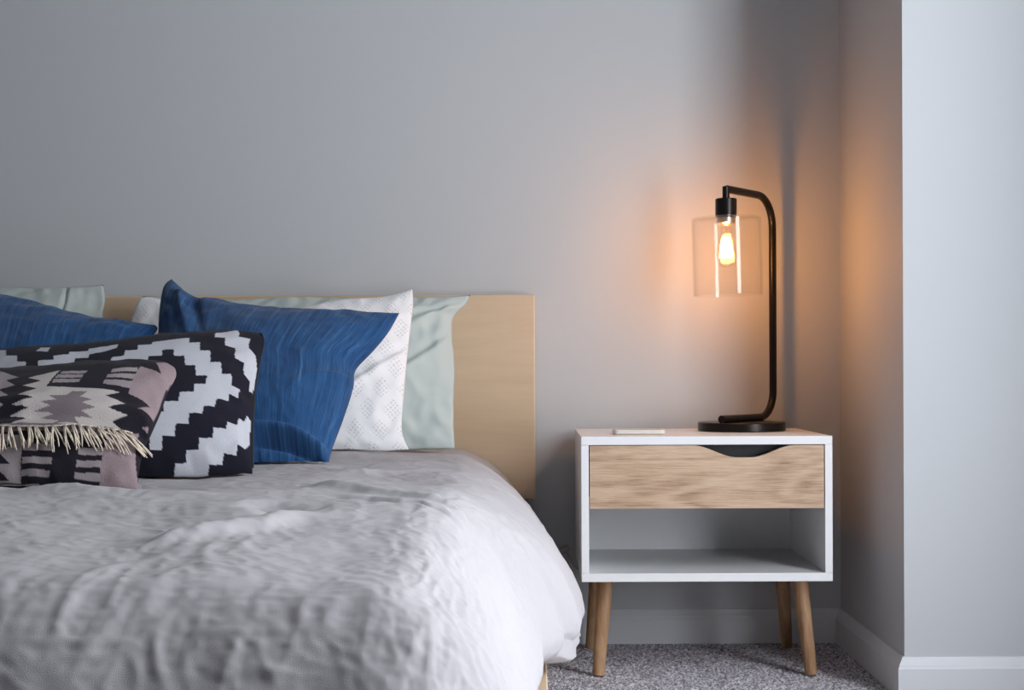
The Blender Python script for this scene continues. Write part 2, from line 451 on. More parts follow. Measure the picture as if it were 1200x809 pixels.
ring = lathe_bm([(.0185, z3 - .0065), (.0195, z3 - .0065), (.0195, z3 - .017), (.013, z3 - .021), (.012, z3 - .021), (.012, z3 - .019), (.0185, z3 - .016)], 48, S0, close=True)
auto_smooth(from_bm('shade_ring', ring, M['silver'], sock))
# glass shade: cylinder with a closed shoulder, open at the bottom, thick wall
zt, zb, R = at(850, 252, db).z, at(852, 346.5, db).z, .0722
w = .0028
shade = lathe_bm([(.0188, zt - .0062), (R - .004, zt - .0062), (R - .001, zt - .0075), (R, zt - .0105), (R, zb + .001), (R - w / 2, zb), (R - w, zb + .001), (R - w, zt - .0115), (R - w - .003, zt - .0095), (.0188, zt - .0092)], 96, S0, close=True)
sh = from_bm('lamp_shade', shade, M['glass'], lp); auto_smooth(sh, 50)
piv = Matrix.Translation(S0 + Vector((0, 0, zt))); tilt = Matrix.Rotation(math.radians(-1.3), 4, 'Y')
sh.data.transform(piv @ tilt @ piv.inverted())
# bulb
zc = z3 - .021
bprof = [(.0115, 0), (.0118, -.010), (.0135, -.020), (.0172, -.034), (.0195, -.052), (.0200, -.064), (.0178, -.076), (.0125, -.084), (.006, -.088), (0, -.089)]
bulb = from_bm('bulb', lathe_bm(bprof, 40, S0 + Vector((0, 0, zc))), M['bulb_glass'], lp, True)
bm = bmesh.new()
zf = zc - .047
nfil = 8
for k in range(nfil):
    a = 2 * math.pi * k / nfil; a2 = a + .35
    r0, r1 = .0065, .0125
    tube_bm([S0 + Vector((r0 * math.cos(a), r0 * math.sin(a), zf + .021)), S0 + Vector((r1 * .85 * math.cos((a + a2) / 2), r1 * .85 * math.sin((a + a2) / 2), zf)), S0 + Vector((r1 * math.cos(a2), r1 * math.sin(a2), zf - .021))], .0021, 8, bm)
from_bm('filament', bm, M['filament'], bulb, True)
from_bm('bulb_cap', lathe_bm([(0, .012), (.0105, .012), (.0115, .009), (.0108, .006), (.0115, .003), (.0115, -.001), (0, -.001)], 32, S0 + Vector((0, 0, zc))), M['silver'], bulb, True)
auto_smooth(from_bm('filament_stem', tube_bm([S0 + Vector((0, 0, zc - .002)), S0 + Vector((0, 0, zc - .02)), S0 + Vector((0, 0, zf - .012))], [.004, .0022, .0016], 12), M['bulb_glass'], bulb))

# ------------------------------------------------------------------ plug beside the nightstand
pc = at(661, 645, 3.235)
pl = thing('power_plug', 'small grey power plug on the wall low behind the nightstand edge', 'plug', (pc.x, -.001, pc.z))
bm = box_bm(-.013, .013, -.022, 0, -.006, .006, .002)
bmesh.ops.transform(bm, matrix=Matrix.Translation((pc.x, -.001, pc.z)) @ Matrix.Rotation(math.radians(-32), 4, 'Y'), verts=bm.verts)
from_bm('plug_body', bm, M['plug'], pl)
cp = []
for k in range(14):
    t = k / 13
    cp.append(Vector((pc.x + .008 + .045 * t, -.022 + .008 * t, pc.z - .004 - .05 * math.sin(math.pi * t * .8) + .02 * t)))
from_bm('cord', tube_bm(cp, .0022, 8), M['plug'], pl, True)

# ------------------------------------------------------------------ bed
bed = thing('bed', 'platform bed with pale birch headboard panel against the grey wall', 'bed', (-.8, -1.0, 0))
hx1, hz1, hz0 = at(627, 450, 3.2).x, at(600, 345.5, 3.2).z, at(627, 585.5, 3.2).z
box('headboard', -1.75, hx1, -.05, -.018, hz0, hz1, M['ply'], bed, .0025)
XS = .0235
box('side_rail', XS - .022, XS, -1.98, -.055, .06, .165, M['rail'], bed, .002)
box('side_rail', -1.77, -1.748, -1.98, -.055, .06, .165, M['rail'], bed, .002)
box('foot_rail', -1.747, XS - .023, -1.98, -1.958, .06, .165, M['rail'], bed, .002)
box('bed_slats', -1.747, XS - .065, -1.957, -.055, .14, .160, M['rail'], bed)
for x in (-1.70, -.075):
    for y in (-1.9, -.12):
        auto_smooth(from_bm('leg', tube_bm([(x, y, .139), (x, y, .0)], [.025, .022], 20), M['rail'], bed))
mt = from_bm('mattress', box_bm(-1.70, -.05, -1.93, -.06, .161, .365, .05, 5), M['sheet'], None, True)
tag(mt, 'thick mattress lying on the bed frame under the grey duvet', 'mattress')

# ------------------------------------------------------------------ duvet
PROF = np.array([(0, 0), (.03, .003), (.06, .014), (.09, .034), (.125, .068), (.160, .114), (.190, .165), (.208, .205), (.213, .232), (.203, .252), (.185, .262), (.168, .264)])
def _dense(p):
    out = []
    for i in range(len(p) - 1):
        a, b, c, d = p[max(i - 1, 0)], p[i], p[i + 1], p[min(i + 2, len(p) - 1)]
        for t in np.linspace(0, 1, 10, endpoint=False):
            out.append(.5 * (2 * b + (c - a) * t + (2 * a - 5 * b + 4 * c - d) * t * t + (3 * b - a - 3 * c + d) * t ** 3))
    return np.array(out + [p[-1]])
PROF = _dense(PROF)
_cum = np.concatenate([[0], np.cumsum(np.hypot(*np.diff(PROF, axis=0).T))])
SMAX = _cum[-1]
TOP = .452
def duvet():
    st = .0038
    a0, yb0 = -1.62, -.072
    A0, B0y = -.15, -1.90
    a = np.arange(a0, A0 + SMAX, st); b = np.arange(yb0, B0y - SMAX, -st)
    Aa, Yb = np.meshgrid(a, b, indexing='ij')
    yy = np.maximum(Yb, B0y)
    Aedge = -.185 + .035 * smooth(-.1, -.8, yy)
    sA = Aa - (A0 - Aedge) * smooth(-.8, A0, Aa)          # slide the sheet so that its fold line follows the edge
    ex = np.maximum(0, sA - Aedge); ey = np.maximum(0, B0y - Yb)
    e = np.hypot(ex, ey)
    dx = np.where(e > 1e-9, ex / np.maximum(np.hypot(ex, ey), 1e-9), 0); dy = np.where(e > 1e-9, ey / np.maximum(np.hypot(ex, ey), 1e-9), 0)
    elim = SMAX * np.ones_like(dx)
    e = np.minimum(e, np.where(ey > 0, SMAX * (.64 + .5 * (1 - dx)), elim))
    ee = np.minimum(e, SMAX)
    h = np.interp(ee, _cum, PROF[:, 0]); wv = np.interp(ee, _cum, PROF[:, 1])
    over = np.maximum(0, e - SMAX); wv = wv + over * .95
    sidek = 1.0 - .268 * smooth(-1.06, -1.26, yy) + .10 * np.exp(-((yy + .95) / .2) ** 2) + .03 * np.exp(-((yy + .25) / .3) ** 2)
    wl = np.exp(-((yy + 1.0) / .25) ** 2)
    hk = 1 + (sidek - 1) * dx
    X = np.minimum(sA, Aedge) + dx * h * hk
    Y = yy - dy * h * .95
    Z = TOP - wv - .030 * (1 - smooth(0, .55, Yb - B0y)) * (1 - .5 * smooth(0, .2, e)) - .010 * (1 - smooth(0, .3, Aedge - sA)) * (1 - smooth(0, .2, ex))
    # puffiness and folds, added along the rough surface normal
    nz = np.zeros_like(X)
    nz += .010 * vnoise(Aa * 3.2, Yb * 3.2, None, 21) + .005 * vnoise(Aa * 8, Yb * 8, None, 22)
    wob = .5 * vnoise(Aa * 6, Yb * 6, None, 31)
    crump = .0011 * ridged(Aa * 12 + wob, Yb * 12 - wob, 33, 3) * (.3 + .7 * smooth(-.3, .5, vnoise(Aa * 4, Yb * 4, None, 35)))
    crump = crump + .0008 * (1 - np.abs(vnoise(Aa * 30 + 2 * wob + Yb * 9, Yb * 13, None, 37)) * 2) + .0006 * (1 - np.abs(vnoise(Aa * 22 - Yb * 20, Yb * 31 + Aa * 8 + wob, None, 38)) * 2)
    nz += crump + .0006 * ridged(Aa * 55 + wob, Yb * 55 - wob, 39, 2) - .014 * np.exp(-((Aa + .55) / .32) ** 2 - ((Yb + 1.02) / .17) ** 2) - .008 * np.exp(-((Aa + .62) / .26) ** 2 - ((Yb + 1.17) / .12) ** 2)
    # creases running towards the hem on the foot and on the side
    fo = smooth(-.55, .10, B0y - Yb + .06 * vnoise(Aa * 5, Yb * 0, None, 41))
    ph = Aa + .012 * vnoise(Aa * 5, Yb * 3.5, None, 43) - .10 * (Aa + .7) * (B0y - Yb) * 0
    fm = .3 + .7 * smooth(-.35, .4, vnoise(Aa * 7, Yb * 5, None, 47))
    rl = lambda n, k: np.exp(-(n / k) ** 2)
    nz += fo * fm * (.0013 * vnoise(ph * 24, Yb * 4.5, None, 45) + .0021 * rl(vnoise(ph * 17, Yb * 3.6, None, 46), .16) + .0012 * rl(vnoise(ph * 34 + 2, Yb * 8, None, 48), .2))
    nz += .0011 * rl(vnoise(Aa * 9 + wob, Yb * 12, None, 49), .09) * smooth(-.1, .3, vnoise(Aa * 5, Yb * 5, None, 50))
    sd = smooth(.0, .25, ex)
    nz -= .013 * np.exp(-((Yb + 1.13 - .25 * (ex - .25)) / .022) ** 2) * smooth(.14, .28, ex)
    ps = Yb * 17 + 1.2 * vnoise(Yb * 4, Aa * 3, None, 53)
    nz += sd * (.0026 * (1 - np.abs(vnoise(ps, Aa * 2.5, None, 55)) * 2.2)) * (1 - .6 * fo)
    def fold(p, q, wd, amp, ww=None):
        nonlocal nz
        (x0, y0), (x1, y1) = p, q
        vx, vy = x1 - x0, y1 - y0; Ln = math.hypot(vx, vy)
        t = ((sA - x0) * vx + (Yb - y0) * vy) / Ln ** 2
        dd = ((sA - x0) * -vy + (Yb - y0) * vx) / Ln + .012 * vnoise(t * 4, t * 0 + x0 * 9, None, 61)
        m = smooth(-.15, .2, t) * (1 - smooth(.8, 1.15, t))
        nz += amp * np.exp(-(dd / wd) ** 2) * m
    def dv(px, py):
        d = (H - TOP) * F / (py - PY); return ((px - PX) / F * d, CY + d)
    fold(dv(170, 612), dv(365, 592), .022, .014)
    fold(dv(300, 584), dv(350, 590), .03, -.012)
    fold(dv(365, 566), dv(560, 578), .016, .011)
    fold(dv(380, 577), dv(545, 586), .014, -.008)
    fold(dv(400, 548), dv(520, 545), .02, .006)
    fold(dv(30, 575), dv(250, 578), .03, .008)
    fold(dv(20, 740), dv(230, 722), .01, .006)
    P = np.stack([X, Y, Z], -1)
    tu = np.gradient(P, axis=0); tv = np.gradient(P, axis=1)
    N = np.cross(tv, tu); N /= np.linalg.norm(N, axis=-1, keepdims=True) + 1e-12
    N[N[..., 2] < -0.2] *= 1
    flip = np.where((N[..., 2] + N[..., 0] * dx - N[..., 1] * dy) < 0, -1, 1)[..., None]
    nz = nz * (1 - .6 * smooth(-.55, -.2, Yb))
    P = P + N * flip * nz[..., None]
    # the duvet must clear mattress and rails
    P[..., 2] = np.maximum(P[..., 2], .1815 + .004 * vnoise(Yb * 9, Aa * 9, None, 66))
    nx, ny = X.shape
    I = np.arange(nx * ny).reshape(nx, ny)
    Q = np.stack([I[:-1, :-1], I[:-1, 1:], I[1:, 1:], I[1:, :-1]], -1).reshape(-1, 4)
    me = bpy.data.meshes.new('duvet'); me.from_pydata(P.reshape(-1, 3).tolist(), [], Q.tolist()); me.update()
    at_ = me.attributes.new('cloth_uv', 'FLOAT_VECTOR', 'POINT')
    at_.data.foreach_set('vector', np.stack([Aa, Yb, 0 * Aa], -1).reshape(-1).astype(np.float32))
    o = link('duvet', me, M['linen'])
    so = o.modifiers.new('thick', 'SOLIDIFY'); so.thickness = .010; so.offset = -1
    tag(o, 'rumpled pale grey linen duvet spread over the bed', 'duvet')
    bv = BVHTree.FromPolygons([Vector(p) for p in P.reshape(-1, 3)], Q.tolist())
    return o, bv
duvet_o, duvet_bvh = duvet()

# ------------------------------------------------------------------ pillows and cushions
def curve_pts(pts, n):
    """smooth polyline through pts, n+1 samples evenly by length"""
    p = np.array(pts, float)
    if len(p) > 2:
        out = []
        for i in range(len(p) - 1):
            a = p[max(i - 1, 0)]; b = p[i]; c = p[i + 1]; d = p[min(i + 2, len(p) - 1)]
            for t in np.linspace(0, 1, 24, endpoint=False):
                out.append(.5 * ((2 * b) + (c - a) * t + (2 * a - 5 * b + 4 * c - d) * t * t + (3 * b - a - 3 * c + d) * t ** 3))
        out.append(p[-1]); p = np.array(out)
    s = np.concatenate([[0], np.cumsum(np.hypot(*np.diff(p, axis=0).T))]); s /= s[-1]
    u = np.linspace(0, 1, n + 1)
    return np.stack([np.interp(u, s, p[:, 0]), np.interp(u, s, p[:, 1])], -1)

blockers = []      # BVH of each pillow already placed, back to front
def in_poly(x, y, poly):
    r = np.zeros(x.shape, bool); n = len(poly)
    for i in range(n):
        x0, y0 = poly[i]; x1, y1 = poly[(i + 1) % n]
        if y0 == y1: continue
        c = ((y0 > y) != (y1 > y)) & (x < (x1 - x0) * (y - y0) / (y1 - y0) + x0)
        r ^= c
    return r

def pillow(name, T, B, Lc, Rc, top, base, thick, mat, n=(120, 110), pw=2.4, q=.62, back=.45, wr=.004, seed=1, pattern=None, extra=None, bl=(), lift=.0, parent=None, flange=0, clear=.004):
    """T,B run left to right, Lc,Rc top to bottom, in frame coordinates on a plane leaning from base (d,z) to top (d,z)."""
    nu, nv = n
    (d1, zz1), (d0, zz0) = top, base
    n2 = Vector((0, -(zz1 - zz0), (d1 - d0))).normalized()      # faces the camera and up
    nn = np.array(n2)
    p0 = np.array((0, CY + d0, zz0))
    Tc, Bc, Lq, Rq = curve_pts(T, nu), curve_pts(B, nu), curve_pts(Lc, nv), curve_pts(Rc, nv)
    def toplane(px):
        dx, dy = px[:, 0] - PX, px[:, 1] - PY
        rx = (dx - dy * ROLL) / F; rz = -(dy + dx * ROLL) / F
        D = np.stack([rx, np.ones_like(rx), rz], -1); cam = np.array((0, CY, H))
        t = ((p0 - cam) @ nn) / (D @ nn)
        return cam + D * t[:, None]
    Tw, Bw, Lw, Rw = map(toplane, (Tc, Bc, Lq, Rq))
    u = np.linspace(0, 1, nu + 1)[:, None, None]; v = np.linspace(0, 1, nv + 1)[None, :, None]
    S = (1 - v) * Tw[:, None] + v * Bw[:, None] + (1 - u) * Lw[None] + u * Rw[None] \
        - ((1 - u) * (1 - v) * Tw[0] + u * (1 - v) * Tw[-1] + (1 - u) * v * Bw[0] + u * v * Bw[-1])
    U = np.broadcast_to(u[..., 0], S.shape[:2]); V = np.broadcast_to(v[..., 0], S.shape[:2])
    fu = 1 - np.abs(2 * U - 1) ** pw; fv = 1 - np.abs(2 * V - 1) ** pw
    if flange:
        fu = np.clip((np.minimum(U, 1 - U) - flange) / (.5 - flange), 0, 1); fv = np.clip((np.minimum(V, 1 - V) - flange) / (.5 - flange), 0, 1)
        fu = 1 - (1 - fu) ** pw; fv = 1 - (1 - fv) ** pw
    t = (np.clip(fu * fv, 0, 1)) ** q
    wid = np.linalg.norm(Tw[-1] - Tw[0]); hei = np.linalg.norm(Lw[-1] - Lw[0])
    xu, yv = U * wid, V * hei
    m = smooth(0, .25, t)
    edge = 1 - smooth(.25, .8, t)
    W = wr * (fbm(xu * 7, yv * 7, seed, 3) + .5 * ridged(xu * 9 + .6 * vnoise(xu * 5, yv * 5, None, seed + 3), yv * 9, seed + 5, 2) - .4) * m
    W = W + wr * .9 * edge * m * vnoise(xu * 32, yv * 32, None, seed + 8)
    if extra is not None: W = W + extra(U, V) * m
    front = S + nn * ((t * thick + W)[..., None]) + nn * lift
    backp = S - nn * ((t * thick * back)[..., None]) + nn * lift
    I = np.arange((nu + 1) * (nv + 1)).reshape(nu + 1, nv + 1)
    J = I + (nu + 1) * (nv + 1)
    J = J.copy(); J[0, :] = I[0, :]; J[-1, :] = I[-1, :]; J[:, 0] = I[:, 0]; J[:, -1] = I[:, -1]
    allv = np.concatenate([front.reshape(-1, 3), backp.reshape(-1, 3)])
    Q = np.stack([I[:-1, :-1], I[:-1, 1:], I[1:, 1:], I[1:, :-1]], -1).reshape(-1, 4)
    Qb = np.stack([J[:-1, :-1], J[1:, :-1], J[1:, 1:], J[:-1, 1:]], -1).reshape(-1, 4)
    # press against the pillows behind and the duvet below
    P = allv
    for bv in bl:
        k = 0
        for i in range(len(P)):
            r = bv.ray_cast(Vector(P[i] - nn * clear), n2, .4)
            far = None
            o0 = Vector(P[i] - nn * clear)
            while r[0] is not None:
                far = r[0]
                r = bv.ray_cast(r[0] + n2 * 1e-4, n2, .4)
            if far is not None:
                P[i] = np.array(far) + nn * clear
    for i in range(len(P)):
        r = duvet_bvh.ray_cast(Vector((P[i][0], P[i][1], 2)), Vector((0, 0, -1)), 3)
        if r[0] is not None and P[i][2] < r[0].z + .004 and P[i][2] > r[0].z - .4:
            P[i][2] = r[0].z + .004
    used = np.unique(np.concatenate([Q, Qb])); remap = -np.ones(len(P), int); remap[used] = np.arange(len(used))
    faces = np.concatenate([remap[Q], remap[Qb]])
    me = bpy.data.meshes.new(name); me.from_pydata(P[used].tolist(), [], faces.tolist()); me.update()
    uv = np.stack([xu, yv, 0 * xu], -1).reshape(-1, 3); uv = np.concatenate([uv, uv + np.array([3, 3, 0])])[used]
    a = me.attributes.new('cloth_uv', 'FLOAT_VECTOR', 'POINT'); a.data.foreach_set('vector', uv.reshape(-1).astype(np.float32))
    F2 = P[:(nu + 1) * (nv + 1)].reshape(nu + 1, nv + 1, 3)
    if pattern is not None:
        pf = proj(F2)
        fn = np.cross(np.gradient(F2, axis=1), np.gradient(F2, axis=0)); fn /= np.linalg.norm(fn, axis=-1, keepdims=True) + 1e-12
        if (fn[nu // 2, nv // 2] @ nn) < 0: fn = -fn
        vd = np.array((0, CY, H)) - F2; vd /= np.linalg.norm(vd, axis=-1, keepdims=True)
        pen = np.where((fn * vd).sum(-1) < .12, 1e6, 0)
        def to_uv(px, py):
            k = np.argmin((pf[..., 0] - px) ** 2 + (pf[..., 1] - py) ** 2 + pen); i, j = np.unravel_index(k, pf.shape[:2])
            # first-order correction inside the cell, and beyond the outline
            i0, i1, j0, j1 = max(i - 2, 0), min(i + 2, nu), max(j - 2, 0), min(j + 2, nv)
            du = (pf[i1, j] - pf[i0, j]) / ((i1 - i0) / nu); dv_ = (pf[i, j1] - pf[i, j0]) / ((j1 - j0) / nv)
            r = np.array([px, py]) - pf[i, j]; det = du[0] * dv_[1] - du[1] * dv_[0]
            if abs(det) < 1e-6: return (i / nu, j / nv)
            lim = .03 if 0 < px < 320 else 1.0
            return (i / nu + float(np.clip((r[0] * dv_[1] - r[1] * dv_[0]) / det, -lim, lim)), j / nv + float(np.clip((du[0] * r[1] - du[1] * r[0]) / det, -.03, .03)))
        col, bcol = pattern(U, V, xu, yv, to_uv)
        col = np.concatenate([col.reshape(-1, 3), np.tile(np.array(bcol), (J.size, 1))])[used]
        a = me.color_attributes.new('weave', 'FLOAT_COLOR', 'POINT')
        a.data.foreach_set('color', np.concatenate([col, np.ones((len(col), 1))], 1).reshape(-1).astype(np.float32))
    o = link(name, me, mat, parent)
    bv = BVHTree.FromPolygons([Vector(p) for p in P[used]], faces.tolist())
    return o, bv, F2, nn

# --- mint pillows against the headboard
mintR, bvM, FM, nM = pillow('pillow', [(168, 347), (260, 352), (330, 349), (430, 349), (510, 348), (551, 346)],
    [(165, 530), (300, 532), (420, 530), (533, 526)], [(168, 347), (160, 420), (165, 530)],
    [(551, 346), (545, 358), (532, 372), (530, 390), (532, 415), (533, 440), (532, 470), (532, 500), (533, 526)],
    (3.12, .765), (3.01, .455), .065, M['mint'], (150, 110), wr=.006, seed=11, back=.25,
    extra=lambda U, V: .010 * np.exp(-(((U - .86) * .75 - (V - .50) * -.55) / .022) ** 2) * smooth(.72, .85, U) - .008 * np.exp(-(((U - .90) * .75 - (V - .42) * -.55) / .02) ** 2) * smooth(.7, .85, U) + .007 * np.exp(-(((U - .88) * .75 - (V - .24) * -.55) / .02) ** 2))
tag(mintR, 'pale mint pillow leaning on the birch headboard behind the white eyelet pillow', 'pillow')
mintL, bvML, _, _ = pillow('pillow', [(-190, 342), (-60, 340), (0, 337), (60, 338), (121, 334)],
    [(-190, 530), (-80, 532), (118, 530)], [(-190, 342), (-195, 430), (-190, 530)],
    [(121, 334), (123, 352), (120, 375), (119, 440), (118, 530)], (3.12, .785), (3.01, .455), .06, M['mint'], (150, 110), wr=.007, seed=19, back=.25, pw=3,
    extra=lambda U, V: -.012 * np.exp(-((U - .865) / .006) ** 2) - .006 * smooth(.86, .90, U))
tag(mintL, 'pale mint pillow at the left behind the blue cushion cut off by the frame', 'pillow')

# --- white eyelet pillow
def eyelet(U, V, xu, yv, to_uv):
    base = np.array((.80, .79, .80)); col = np.tile(base, U.shape + (1,))
    sx, sy = .050, .043
    dark = np.zeros(U.shape)
    xu = xu + .0016 * vnoise(xu * 90, yv * 90, None, 5); yv = yv + .0016 * vnoise(xu * 90, yv * 90, None, 6)
    for off in (0, 1):
        gx = (xu / sx + .5 * off); gy = (yv / sy + .5 * off) if False else (yv / (2 * sy) + .5 * off)
        cx = (gx - np.floor(gx) - .5) * sx; cy = (gy - np.floor(gy) - .5) * 2 * sy
        inside = (np.abs(cx) + np.abs(cy) * .9) < .0190
        p = .0096
        a = (cx + cy) / p / 1.0; b = (cx - cy) / p / 1.0
        ra = a - np.round(a); rb = b - np.round(b)
        dot = np.exp(-((ra ** 2 + rb ** 2) / .038))
        dark = np.maximum(dark, dot * inside)
    col = col * (1 - .40 * np.clip(dark * 1.3, 0, 1)[..., None])
    return col, base
whiteR, bvW, _, _ = pillow('pillow', [(162, 352), (178, 349), (250, 368), (330, 366), (400, 352), (450, 348), (483, 339)],
    [(150, 528), (300, 532), (400, 532), (479, 527)], [(162, 352), (150, 400), (150, 528)],
    [(483, 339), (484, 356), (481, 385), (477, 420), (474, 455), (471, 490), (472, 510), (479, 527)],
    (3.02, .775), (2.86, .455), .06, M['eyelet'], (420, 300), wr=.004, seed=27, back=.3, pattern=eyelet, bl=[bvM],
    extra=lambda U, V: .008 * np.exp(-(((U - .88) * .6 + (V - .55) * .5) / .018) ** 2) * smooth(.7, .82, U))
tag(whiteR, 'white eyelet-embroidered pillow between the blue cushion and the mint pillow', 'pillow')

# --- blue cushions
def blue_extra(U, V):
    f = .022 * np.exp(-((V - .85 - .10 * (U - .55) ** 2 * 4 + .0) / .024) ** 2) * smooth(.25, .4, U)
    f = f - .020 * np.exp(-((V - .90 - .10 * (U - .55) ** 2 * 4) / .018) ** 2) * smooth(.25, .4, U)
    f = f + .012 * np.exp(-(((U - .10) - .30 * (V - .05)) / .022) ** 2) * (1 - smooth(.1, .42, V))     # ridge below the peaked corner
    f = f - .010 * np.exp(-(((U - .165) - .30 * (V - .05)) / .022) ** 2) * (1 - smooth(.1, .42, V))
    f = f + .006 * np.exp(-((V - .52 + .25 * (U - .9)) / .02) ** 2) * smooth(.75, .95, U)
    return f
blueR, bvB, _, _ = pillow('cushion', [(201, 327), (212, 337), (224, 347), (255, 354), (300, 363), (360, 367), (420, 367), (468, 367)],
    [(230, 556), (300, 556), (350, 557), (383, 553)], [(201, 327), (190, 342), (186, 400), (200, 470), (230, 556)],
    [(468, 367), (455, 390), (438, 411), (417, 434), (414, 455), (403, 490), (389, 528), (383, 553)],
    (2.86, .785), (2.52, .455), .075, M['blue'], (170, 150), wr=.0035, seed=33, back=.4, bl=[bvM, bvW], extra=blue_extra)
tag(blueR, 'square royal blue woven cushion with a peaked corner leaning on white pillow', 'cushion')
blueL, bvBL, _, _ = pillow('cushion', [(-130, 322), (-60, 334), (0, 347), (60, 361), (110, 374), (150, 378), (182, 381)],
    [(-130, 556), (-40, 556), (50, 556), (110, 552)], [(-130, 322), (-140, 440), (-130, 556)],
    [(182, 381), (184, 387), (172, 404), (160, 440), (140, 500), (110, 552)],
    (2.84, .775), (2.52, .455), .07, M['blue'], (170, 150), wr=.0035, seed=45, back=.4, bl=[bvML])
tag(blueL, 'blue woven cushion at the left sloping down behind the black and white cushion', 'cushion')

# --- black and white stepped cushion
BLK = np.array(lin((26, 25, 38))); WHT = np.array(lin((190, 191, 199)))
def Zp(pts, ox=60, oy=380, s=4.046): return [(ox + x / s, oy + y / s) for x, y in pts]
def Kp(pts): return Zp(pts, 0, 400, 4.26)
AZ = [Zp([(215, 215), (220, 190), (280, 180), (290, 155), (345, 150), (350, 125), (410, 122), (412, 100), (475, 95), (480, 85), (560, 75), (655, 65), (655, 88), (705, 85), (705, 125), (755, 125), (755, 180), (805, 180), (810, 237), (855, 237), (855, 290), (895, 311), (885, 352), (845, 330), (838, 365), (785, 352), (775, 392), (725, 385), (715, 425), (655, 420), (650, 472), (590, 472), (585, 530), (527, 530), (525, 597), (467, 597), (467, 540), (400, 540), (400, 480), (470, 480), (470, 415), (532, 415), (535, 365), (605, 365), (608, 322), (675, 320), (678, 283), (735, 283), (738, 243), (685, 243), (685, 195), (635, 195), (632, 150), (582, 150), (582, 118), (527, 122), (525, 148), (462, 152), (455, 180), (380, 184), (378, 225), (300, 230)]),
      Zp([(775, 62), (780, 42), (885, 30), (890, 60), (942, 70), (935, 110), (968, 150), (975, 190), (974, 260), (955, 330), (940, 320), (940, 270), (912, 235), (915, 185), (870, 160), (875, 115), (825, 100), (825, 65)]),
      Zp([(585, 740), (590, 660), (640, 660), (640, 600), (698, 597), (703, 540), (765, 540), (770, 490), (830, 497), (835, 462), (880, 480), (890, 445), (915, 465), (930, 435), (945, 460), (942, 570), (920, 595), (885, 570), (878, 625), (820, 612), (810, 668), (750, 668), (745, 740)]),
      Kp([(-200, 40), (0, 45), (30, 45), (30, 72), (85, 72), (85, 102), (130, 102), (125, 135), (60, 150), (0, 155), (-200, 160)]),
      Kp([(150, 155), (165, 138), (190, 126), (190, 96), (265, 93), (270, 72), (345, 65), (350, 52), (440, 48), (445, 38), (590, 15), (585, 32), (520, 52), (445, 66), (440, 82), (375, 86), (370, 118), (310, 122), (300, 150), (230, 160)]),
      Kp([(180, 50), (205, 32), (250, 32), (240, 52)])]
def aztec(U, V, xu, yv, to_uv):
    col = np.tile(BLK, U.shape + (1,))
    for poly in AZ:
        col[in_poly(U, V, [to_uv(*p) for p in poly])] = WHT
    return col, BLK
azt, bvA, FA, nA = pillow('cushion', [(-70, 424), (0, 414), (50, 412), (110, 409), (170, 399), (240, 390), (280, 388), (306, 391)],
    [(-70, 566), (60, 566), (165, 564), (240, 560), (296, 556)], [(-70, 424), (-85, 490), (-70, 566)],
    [(306, 391), (309, 402), (304, 425), (299, 455), (296, 500), (296, 530), (296, 556)],
    (2.60, .672), (2.33, .452), .07, M['aztec'], (330, 240), wr=.0025, seed=57, back=.4, pattern=aztec, bl=[bvB, bvBL])
tag(azt, 'black and white stepped-diamond cushion leaning on the blue cushions', 'cushion')
# dark piping along the right seam and top of the cushion
def seam(F2, idx, r): return tube_bm([Vector(F2[i, j]) for i, j in idx], r, 8)
nu, nv = 330, 240
from_bm('piping', seam(FA, [(nu, j) for j in range(0, nv - 8, 4)], .0022), M['piping'], azt, True)

